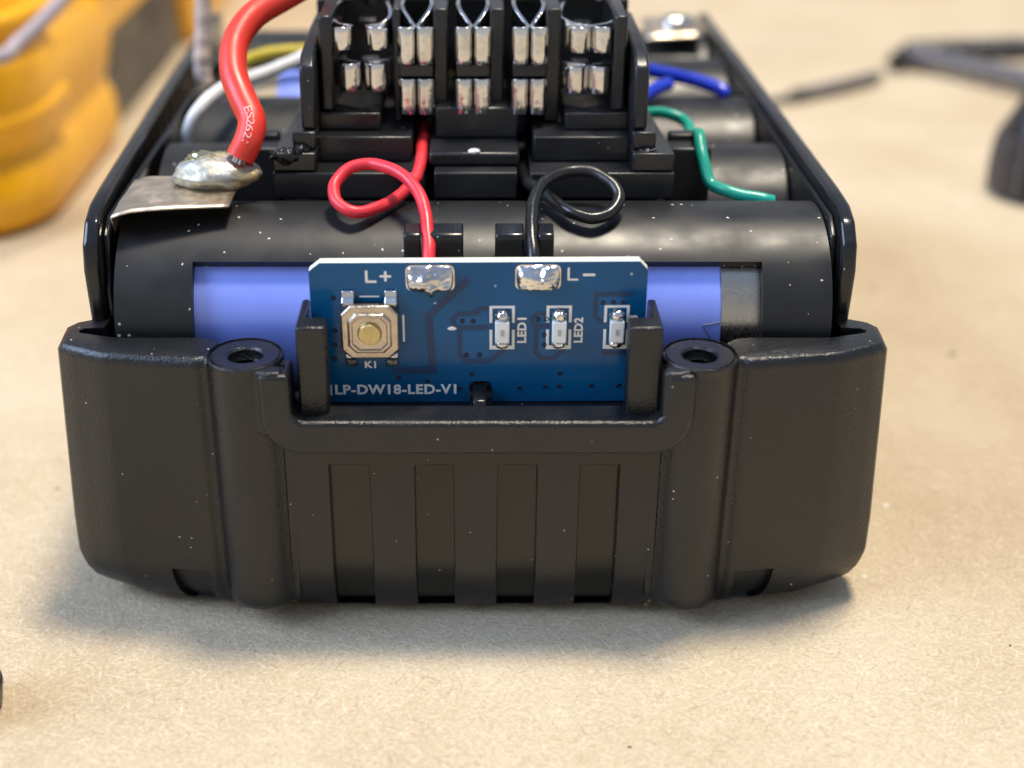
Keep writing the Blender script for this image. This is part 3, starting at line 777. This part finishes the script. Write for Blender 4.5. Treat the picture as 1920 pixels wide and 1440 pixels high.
# ------------------------------------------------------------------ wires
def wire(name, pts, r, mat, label, cat='wire', n=16, group=None):
    q = smooth_path([Vector(p) for p in pts], 5)
    q = [p+Vector((noise.noise(p*0.55), noise.noise(p*0.55+Vector((9, 0, 0))), 0.5*noise.noise(p*0.55+Vector((0, 9, 0)))))*0.10*(0 if i in (0, len(q)-1) else 1) for i, p in enumerate(q)]
    rad = r if callable(r) else (lambda t, r=r: r*(1+0.02*noise.noise(Vector((t*23, r*50, 0)))))
    mm = MB(); mm.tube(q, rad, n=n, samples=3)
    o = mm.build(name, mat, None, angle=60, base=pts[0])
    return tagged(o, label, cat, group)
wire('looped_wire', [(-3.96, 1.7, 36.9), (-3.96, 2.3, 38.3), (-4.09, 4.5, 39.94), (-4.44, 7, 41.37), (-5.35, 9.5, 42.6), (-7.22, 12, 43.51), (-9.65, 14, 43.6), (-12.0, 14, 43.23), (-13.32, 12.5, 42.11), (-12.97, 10.3, 41.09), (-11.39, 9.3, 40.43), (-9.52, 10.3, 40.34), (-7.34, 13, 40.58), (-5.74, 16.5, 41.3), (-5.3, 19.2, 42.0), (-5.25, 22, 42.5), (-5.2, 25, 42.7), (-5.2, 30, 42.7)], 0.60, M['red_w'], 'thin red wire curled in a loop above the front cell, next to the plus pad')
wire('looped_wire', [(5.57, 1.7, 36.9), (5.57, 2.3, 38.4), (5.47, 4.5, 39.94), (5.54, 7, 41.11), (6.02, 9.5, 42.07), (7.14, 12, 42.65), (9.31, 14, 42.85), (11.65, 14, 42.85), (13.53, 12.5, 42.11), (14.05, 11, 41.17), (13.19, 9.5, 40.3), (11.37, 8.8, 40.0), (9.38, 9.5, 40.3), (7.94, 11.5, 40.66), (6.5, 14.6, 40.9), (5.5, 17.5, 40.6), (5.2, 22, 40.4), (5.2, 27, 40.4)], 0.60, M['blk_w'], 'thin black wire curled in a loop above the front cell, next to the minus pad')
THICK = [(-23.6, 15.3, 42.6), (-22.85, 15.7, 43.75), (-21.94, 16.2, 45.45), (-21.73, 17.5, 46.99), (-22.8, 19.5, 48.57), (-23.93, 22, 50.6), (-24.0, 25, 52.83), (-22.49, 28, 54.85), (-19.21, 31, 56.4), (-13.85, 36, 58.6), (-11, 40, 59.5)]
tw = thing('thick_wire', 'thick red silicone wire rising from the solder lump on the nickel tab', 'wire', (-23.2, 15.3, 42.3))
mm = MB(); mm.tube(THICK[1:], 1.40, n=28, samples=10); mm.build('jacket', M['red_t'], tw, angle=60)
mm = MB()
for k in range(14):
    a = k*2.4; rr = 0.8*math.sqrt((k+0.5)/14)
    dx, dy = rr*math.cos(a), rr*math.sin(a)
    mm.tube([(-22.75+dx*0.7, 15.8+dy*0.7, 44.0), (-23.4+dx*0.8, 15.4+dy*0.8, 42.8), (-25.0+dx*0.8, 15.4+dy*0.7, 42.1)], 0.22, n=6, samples=3)
mm.build('bare_strands', M['dull_solder'], tw)
# printed marks along the jacket
path = smooth_path([Vector(p) for p in THICK[1:]], 40)
camp = Vector((0, -115.9, 85.8))
for ch, idx in (('E', 86), ('S', 75), ('2', 64), ('6', 53), ('2', 42), (':', 33)):
    p = path[idx]; tan = (path[idx-2]-path[idx+2]).normalized()        # runs down the wire
    out = Vector((0.05, -0.86, 0.5)); out = (out-tan*out.dot(tan)).normalized()
    up = out.cross(tan).normalized()
    def bend(v, p=p, out=out, up=up, tan=tan):
        d = v-p; a = d.dot(up)/1.44
        return p+tan*d.dot(tan)+(out*math.cos(a)+up*math.sin(a))*1.44
    text_mesh('printed_mark', ch, 0.76 if ch != ':' else 0.7, None, mat=M['print'], parent=tw, xf=bend, frame=(p, tan, up), width=0.72 if ch != ':' else 0.2)
wire('white_wire', [(-33.4, 41, 35.2), (-33.2, 40.3, 37.5), (-32.3, 40.2, 40.2), (-30.9, 41.6, 42.0), (-29.04, 45, 42.9), (-26.15, 50, 42.9), (-22.71, 54, 43.42), (-19.12, 58, 44.3), (-15.31, 61, 45.08), (-10, 63, 46)], 0.80, M['white_w'], 'white wire running back over the sleeves behind the thick red wire')
wire('green_wire', [(16, 39, 41.0), (19.27, 38, 41.83), (21.85, 37, 42.06), (23.78, 35.5, 41.57), (24.1, 31, 40.9), (23.87, 26.5, 42.9), (23.9, 23.6, 41.6), (24.5, 21.2, 39.4), (26.18, 19.5, 38.9), (29.28, 18.5, 38.55), (30.6, 18.3, 38.3)], 0.62, M['green_w'], 'green wire bent down over the bracket beside the terminal block')
wire('blue_wire', [(18, 61.5, 41), (21.74, 60, 41.2), (25.25, 58, 41.0), (28.35, 56, 40.7), (30.6, 54.2, 40.3), (31.6, 53.4, 39.7)], 0.85, M['blue_w'], 'long blue wire lying across the sleeves behind the green wire')
wire('blue_wire', [(24.2, 53.4, 41.1), (22.38, 51.3, 41.1), (20.56, 49, 40.7), (18.5, 47, 40.4)], 0.85, M['blue_w'], 'short bent blue wire end between the long blue wire and the green wire')
wire('yellow_wire', [(-31.0, 66, 40.2), (-29.0, 67, 40.9), (-26.36, 68, 41.4), (-23.28, 68.5, 41.5), (-19.69, 69, 41.6), (-14, 70, 41.6)], 0.9, M['yellow_w'], 'dull yellow wire crossing above the white wire at the back of the pack')
wire('cream_cord', [(-34.4, 60.5, 39.3), (-34.6, 61, 42.0), (-34.3, 62, 46), (-33.9, 63, 52), (-33.5, 64, 62)], lambda q: 1.15-0.25*abs(math.sin(q*22))*0.4, M['cord'], 'cream cord standing up from the case edge between the yellow meter and the red wire', 'cord')

# ------------------------------------------------------------------ nickel tab with solder lump
nk = thing('nickel_tab', 'bent nickel strip with a solder lump, folded over the end of the front cell', 'nickel strip', (-28, 13, 39.7))
rows = []
for j in range(9):
    v = j/8
    y0, y1 = 7.2+2.1*0, 20.0
    row = []
    for i in range(15):
        u = i/14
        if i == 0: p = (-34.1, 9.2+v*8, 36.6)
        elif i == 1: p = (-34.15, 8.4+v*9, 39.3)
        else:
            uu = (i-2)/12
            yf = 6.9+2.4*uu; yb = 17.6+1.2*uu if uu < 0.55 else 18.26-5*(uu-0.55)
            y = yf+(yb-yf)*v
            z = 41.0+0.12*math.sin(uu*4+v*2)-0.5*max(0, 0.12-uu)*6
            p = (-33.9+10.7*uu, y, z+0.18*math.exp(-((v-0.42)/0.09)**2)*(1-uu*0.6))
        row.append(p)
    rows.append(row)
mm = MB(); mm.grid(rows); mm.build('strip', M['nickel'], nk, solidify=0.18, angle=60)
lump('solder_lump', -25.4, 16.2, 42.0, 4.3, 3.1, 1.85, M['dull_solder'], nk, 0.13, 0.55, 12, lat=26, lon=40)
lump('flux_residue', -25.8, 16.8, 43.0, 2.8, 1.9, 0.80, metal('amber_flux', (0.66, 0.56, 0.22), 0.22, 0.8, 900, (0.72, 0.70, 0.62)), nk, 0.38, 1.0, 21, lat=20, lon=30)
# tab at the far right end
nk2 = thing('nickel_tab', 'shiny soldered nickel strip on the rear cell behind the blue wires', 'nickel strip', (29, 88, 39.6))
mm = MB(); rows = [[(24.8+8*u, 82+10*v, 40.0+0.8*math.sin(v*2)+0.4*u) for u in [k/6 for k in range(7)]] for v in [k/6 for k in range(7)]]
mm.grid(rows); mm.build('strip', M['nickel'], nk2, solidify=0.2)
lump('solder_lump', 29.6, 86.5, 41.3, 2.4, 1.8, 1.1, M['solder'], nk2, 0.3, 1, 4)

# ------------------------------------------------------------------ multimeter at the left
mt = thing('multimeter', 'yellow rubber holster multimeter with dark grey flank, lying beside the battery case', 'multimeter', (-120, 200, ZT))
def rounded_front(y_front, y_back, x0, x1, r):
    return [(x0, y_back), (x0, y_front+r)]+[(x0+r-r*math.cos(math.radians(a)), y_front+r-r*math.sin(math.radians(a))) for a in range(10, 91, 10)]+[(x1-r+r*math.sin(math.radians(a)), y_front+r-r*math.cos(math.radians(a))) for a in range(0, 91, 10)]+[(x1, y_back)]
mm = MB(); rows = []
cont = rounded_front(96, 156, -165, -70.5, 17)
for z, ins in ((2.5, 2.5), (4, 0.8), (8, 0), (13, 0.6), (16, 2.0), (18, 1.2), (24, 0), (31, 0.4), (33, 2.0), (36, 1.6), (41, 2.6), (46, 8), (47, 14)):
    rows.append([(x+ins*(1 if x < -117 else -1), y+ins*(1 if y < 140 else 0), z) for x, y in cont])
mm.grid(rows); mm.add(rows[-1], [tuple(range(len(cont)))]); mm.add([(x, y, z) for r in (rows,) for (x, y, z) in [q[-1] for q in r]]+[(x, y, z) for (x, y, z) in [q[0] for q in rows]][::-1], [tuple(range(2*len(rows)))])
mm.build('holster', M['holster'], mt, bevel=1.0, angle=40)
mm = MB(); mm.prism([(150, 23), (232, 23), (240, 2.6), (320, 2.6), (320, 45), (150, 45)], -70.8, -80, 'x'); mm.build('holster_side', M['holster'], mt, bevel=2.0, seg=3)
mm = MB(); mm.prism([(150, 2.6), (238, 2.6), (231, 24), (150, 24)], -73.5, -90, 'x'); mm.build('meter_flank', M['meter_dark'], mt, bevel=1.5)
mm = MB(); mm.box(-158, -82, 152, 318, 4, 43); mm.build('meter_body', M['meter_dark'], mt, bevel=3, seg=3)
for zz, rr in ((20.5, 1.6), (36, 1.5)):
    mm = MB(); mm.tube([(-150, 95.5+rr*0.3, zz), (-120, 95.3, zz), (-92, 95.8, zz+0.5), (-80, 99, zz+1), (-72.5, 108, zz+1.5), (-70.8, 120, zz+2)], rr, n=12); mm.build('holster_ridge', M['holster'], mt)
wire('test_lead', [(-95, 92, 34), (-73.14, 93, 34.5), (-69.5, 97, 36), (-64.5, 103, 40.5), (-60.5, 110, 46), (-58, 118, 54)], 1.1, M['lilac'], 'grey lilac lead hanging across the front of the yellow meter', 'lead')

# ------------------------------------------------------------------ tools out of focus at the right
pr = thing('test_probe', 'thin dark probe with a bulged collar, lying behind the case on bare bench', 'probe', (80, 190, ZT))
mm = MB(); mm.tube([(62, 181.0, 3.4), (66, 182.2, 3.4), (71, 184.0, 3.4)], lambda q: 0.5+0.5*q, n=12); mm.build('tip', M['tool_black'], pr)
mm = MB(); mm.tube([(69.5, 183.5, 4.0), (71.5, 184.4, 4.0), (74, 185.6, 4.0)], lambda q: 1.0+0.6*math.sin(q*math.pi), n=14); mm.build('collar', M['tool_black'], pr)
mm = MB(); mm.tube([(73, 185.2, 4.0), (82, 191.2, 4.2), (93, 199.5, 4.3)], lambda q: 1.5-0.1*q, n=14); mm.build('shaft', M['tool_grey'], pr)
tz = thing('tweezers', 'black ribbed tweezers with two arms spread open, lying far behind the case', 'tweezers', (112, 215, ZT))
mm = MB(); mm.tube([(99.5, 209, 5.2), (102.5, 213.5, 5.6), (106.5, 217.5, 6)], 2.2, n=14); mm.build('hinge', M['tool_black'], tz)
def ribbed(pts, w0):
    mm = MB(); pts = smooth_path([Vector(p) for p in pts], 12)
    mm.tube(pts, lambda q: w0*(0.85+0.2*q)+0.22*math.sin(q*170), n=14, samples=1); return mm
ribbed([(103, 215.5, 6.2), (118, 214, 7), (135, 210.5, 8), (160, 205, 9)], 2.9).build('arm', M['tool_black'], tz)
ribbed([(104, 214, 5.8), (113, 204, 5.8), (124, 190, 6), (140, 170, 6)], 2.5).build('arm', M['tool_grey'], tz)
kn = thing('black_cap', 'dark tapered cap standing on the bench to the right of the case', 'cap', (103, 124, ZT))
mm = MB(); mm.lathe([(0.01, 2.5), (8.6, 2.5), (9.3, 3.2), (9.3, 10), (8.6, 14), (6.2, 19), (4.0, 23.5), (2.5, 24.5), (0.01, 24.8)], 103.0, 124.0, 40); mm.build('cap_body', M['tool_black'], kn, angle=40)
for k in range(18):
    a = 2*math.pi*k/18
    mm = MB(); mm.tube([(103+9.2*math.cos(a), 124+9.2*math.sin(a), 3.4), (103+9.2*math.cos(a), 124+9.2*math.sin(a), 9.8), (103+8.4*math.cos(a), 124+8.4*math.sin(a), 14)], 0.5, n=8, samples=3); mm.build('grip_rib', M['tool_grey'], kn)
st = thing('grey_stub', 'small dark grey rounded stub standing on bare fibreboard in front of the case corner', 'stub', (-46.3, -16.5, ZT))
mm = MB(); mm.lathe([(0.01, 2.5), (2.7, 2.5), (3.2, 3.0), (3.35, 4.0), (3.3, 7.0), (3.0, 7.9), (2.2, 8.3), (0.01, 8.4)], -45.85, -17.2, 36); mm.build('stub_body', M['tool_grey'], st, angle=40)
mm = MB(); mm.lathe([(3.33, 4.6), (3.5, 4.75), (3.5, 5.2), (3.32, 5.35)], -45.85, -17.2, 36); mm.build('stub_ring', M['tool_black'], st)

# ------------------------------------------------------------------ loose fibres lying on the board
mats = [plain('pale_fibre', (0.575, 0.475, 0.335), 0.7), plain('brown_fibre', (0.40, 0.31, 0.21), 0.7)]
mm = MB(); cols = []
rnd = random.Random(11)
for k in range(9000):
    y = -32+rnd.random()**1.3*60; x = rnd.uniform(-58, 62)
    if abs(x) < 36 and y > -1: continue
    a = rnd.gauss(0, 0.75); L = 0.2+1.9*rnd.random()**3; wd = rnd.uniform(0.010, 0.024); cv = rnd.uniform(-0.5, 0.5)
    pts = []; px, py = x, y
    for s in range(5):
        pts.append((px, py, a)); px += math.cos(a)*L/4; py += math.sin(a)*L/4; a += cv/4
    zb = ZT+0.005
    va = [(p[0]-math.sin(p[2])*wd, p[1]+math.cos(p[2])*wd, zb) for p in pts]
    vc = [(p[0], p[1], zb+wd*0.7+0.008*math.sin(i/4*math.pi)) for i, p in enumerate(pts)]
    vb = [(p[0]+math.sin(p[2])*wd, p[1]-math.cos(p[2])*wd, zb) for p in pts]
    n0 = len(mm.f); mm.grid([va, vc, vb]); cols += [0 if rnd.random() < 0.97 else 1]*(len(mm.f)-n0)
me = bpy.data.meshes.new('surface_fibres'); me.from_pydata([((v[0])*MM, v[1]*MM, (v[2]-ZT)*MM) for v in mm.v], [], mm.f)
for mt_ in mats: me.materials.append(mt_)
me.polygons.foreach_set('material_index', cols)
o = bpy.data.objects.new('surface_fibres', me); COL.objects.link(o); o['kind'] = 'stuff'
o['label'] = 'short pale and brown paper fibres loose on the bench top'; o['category'] = 'fibres'
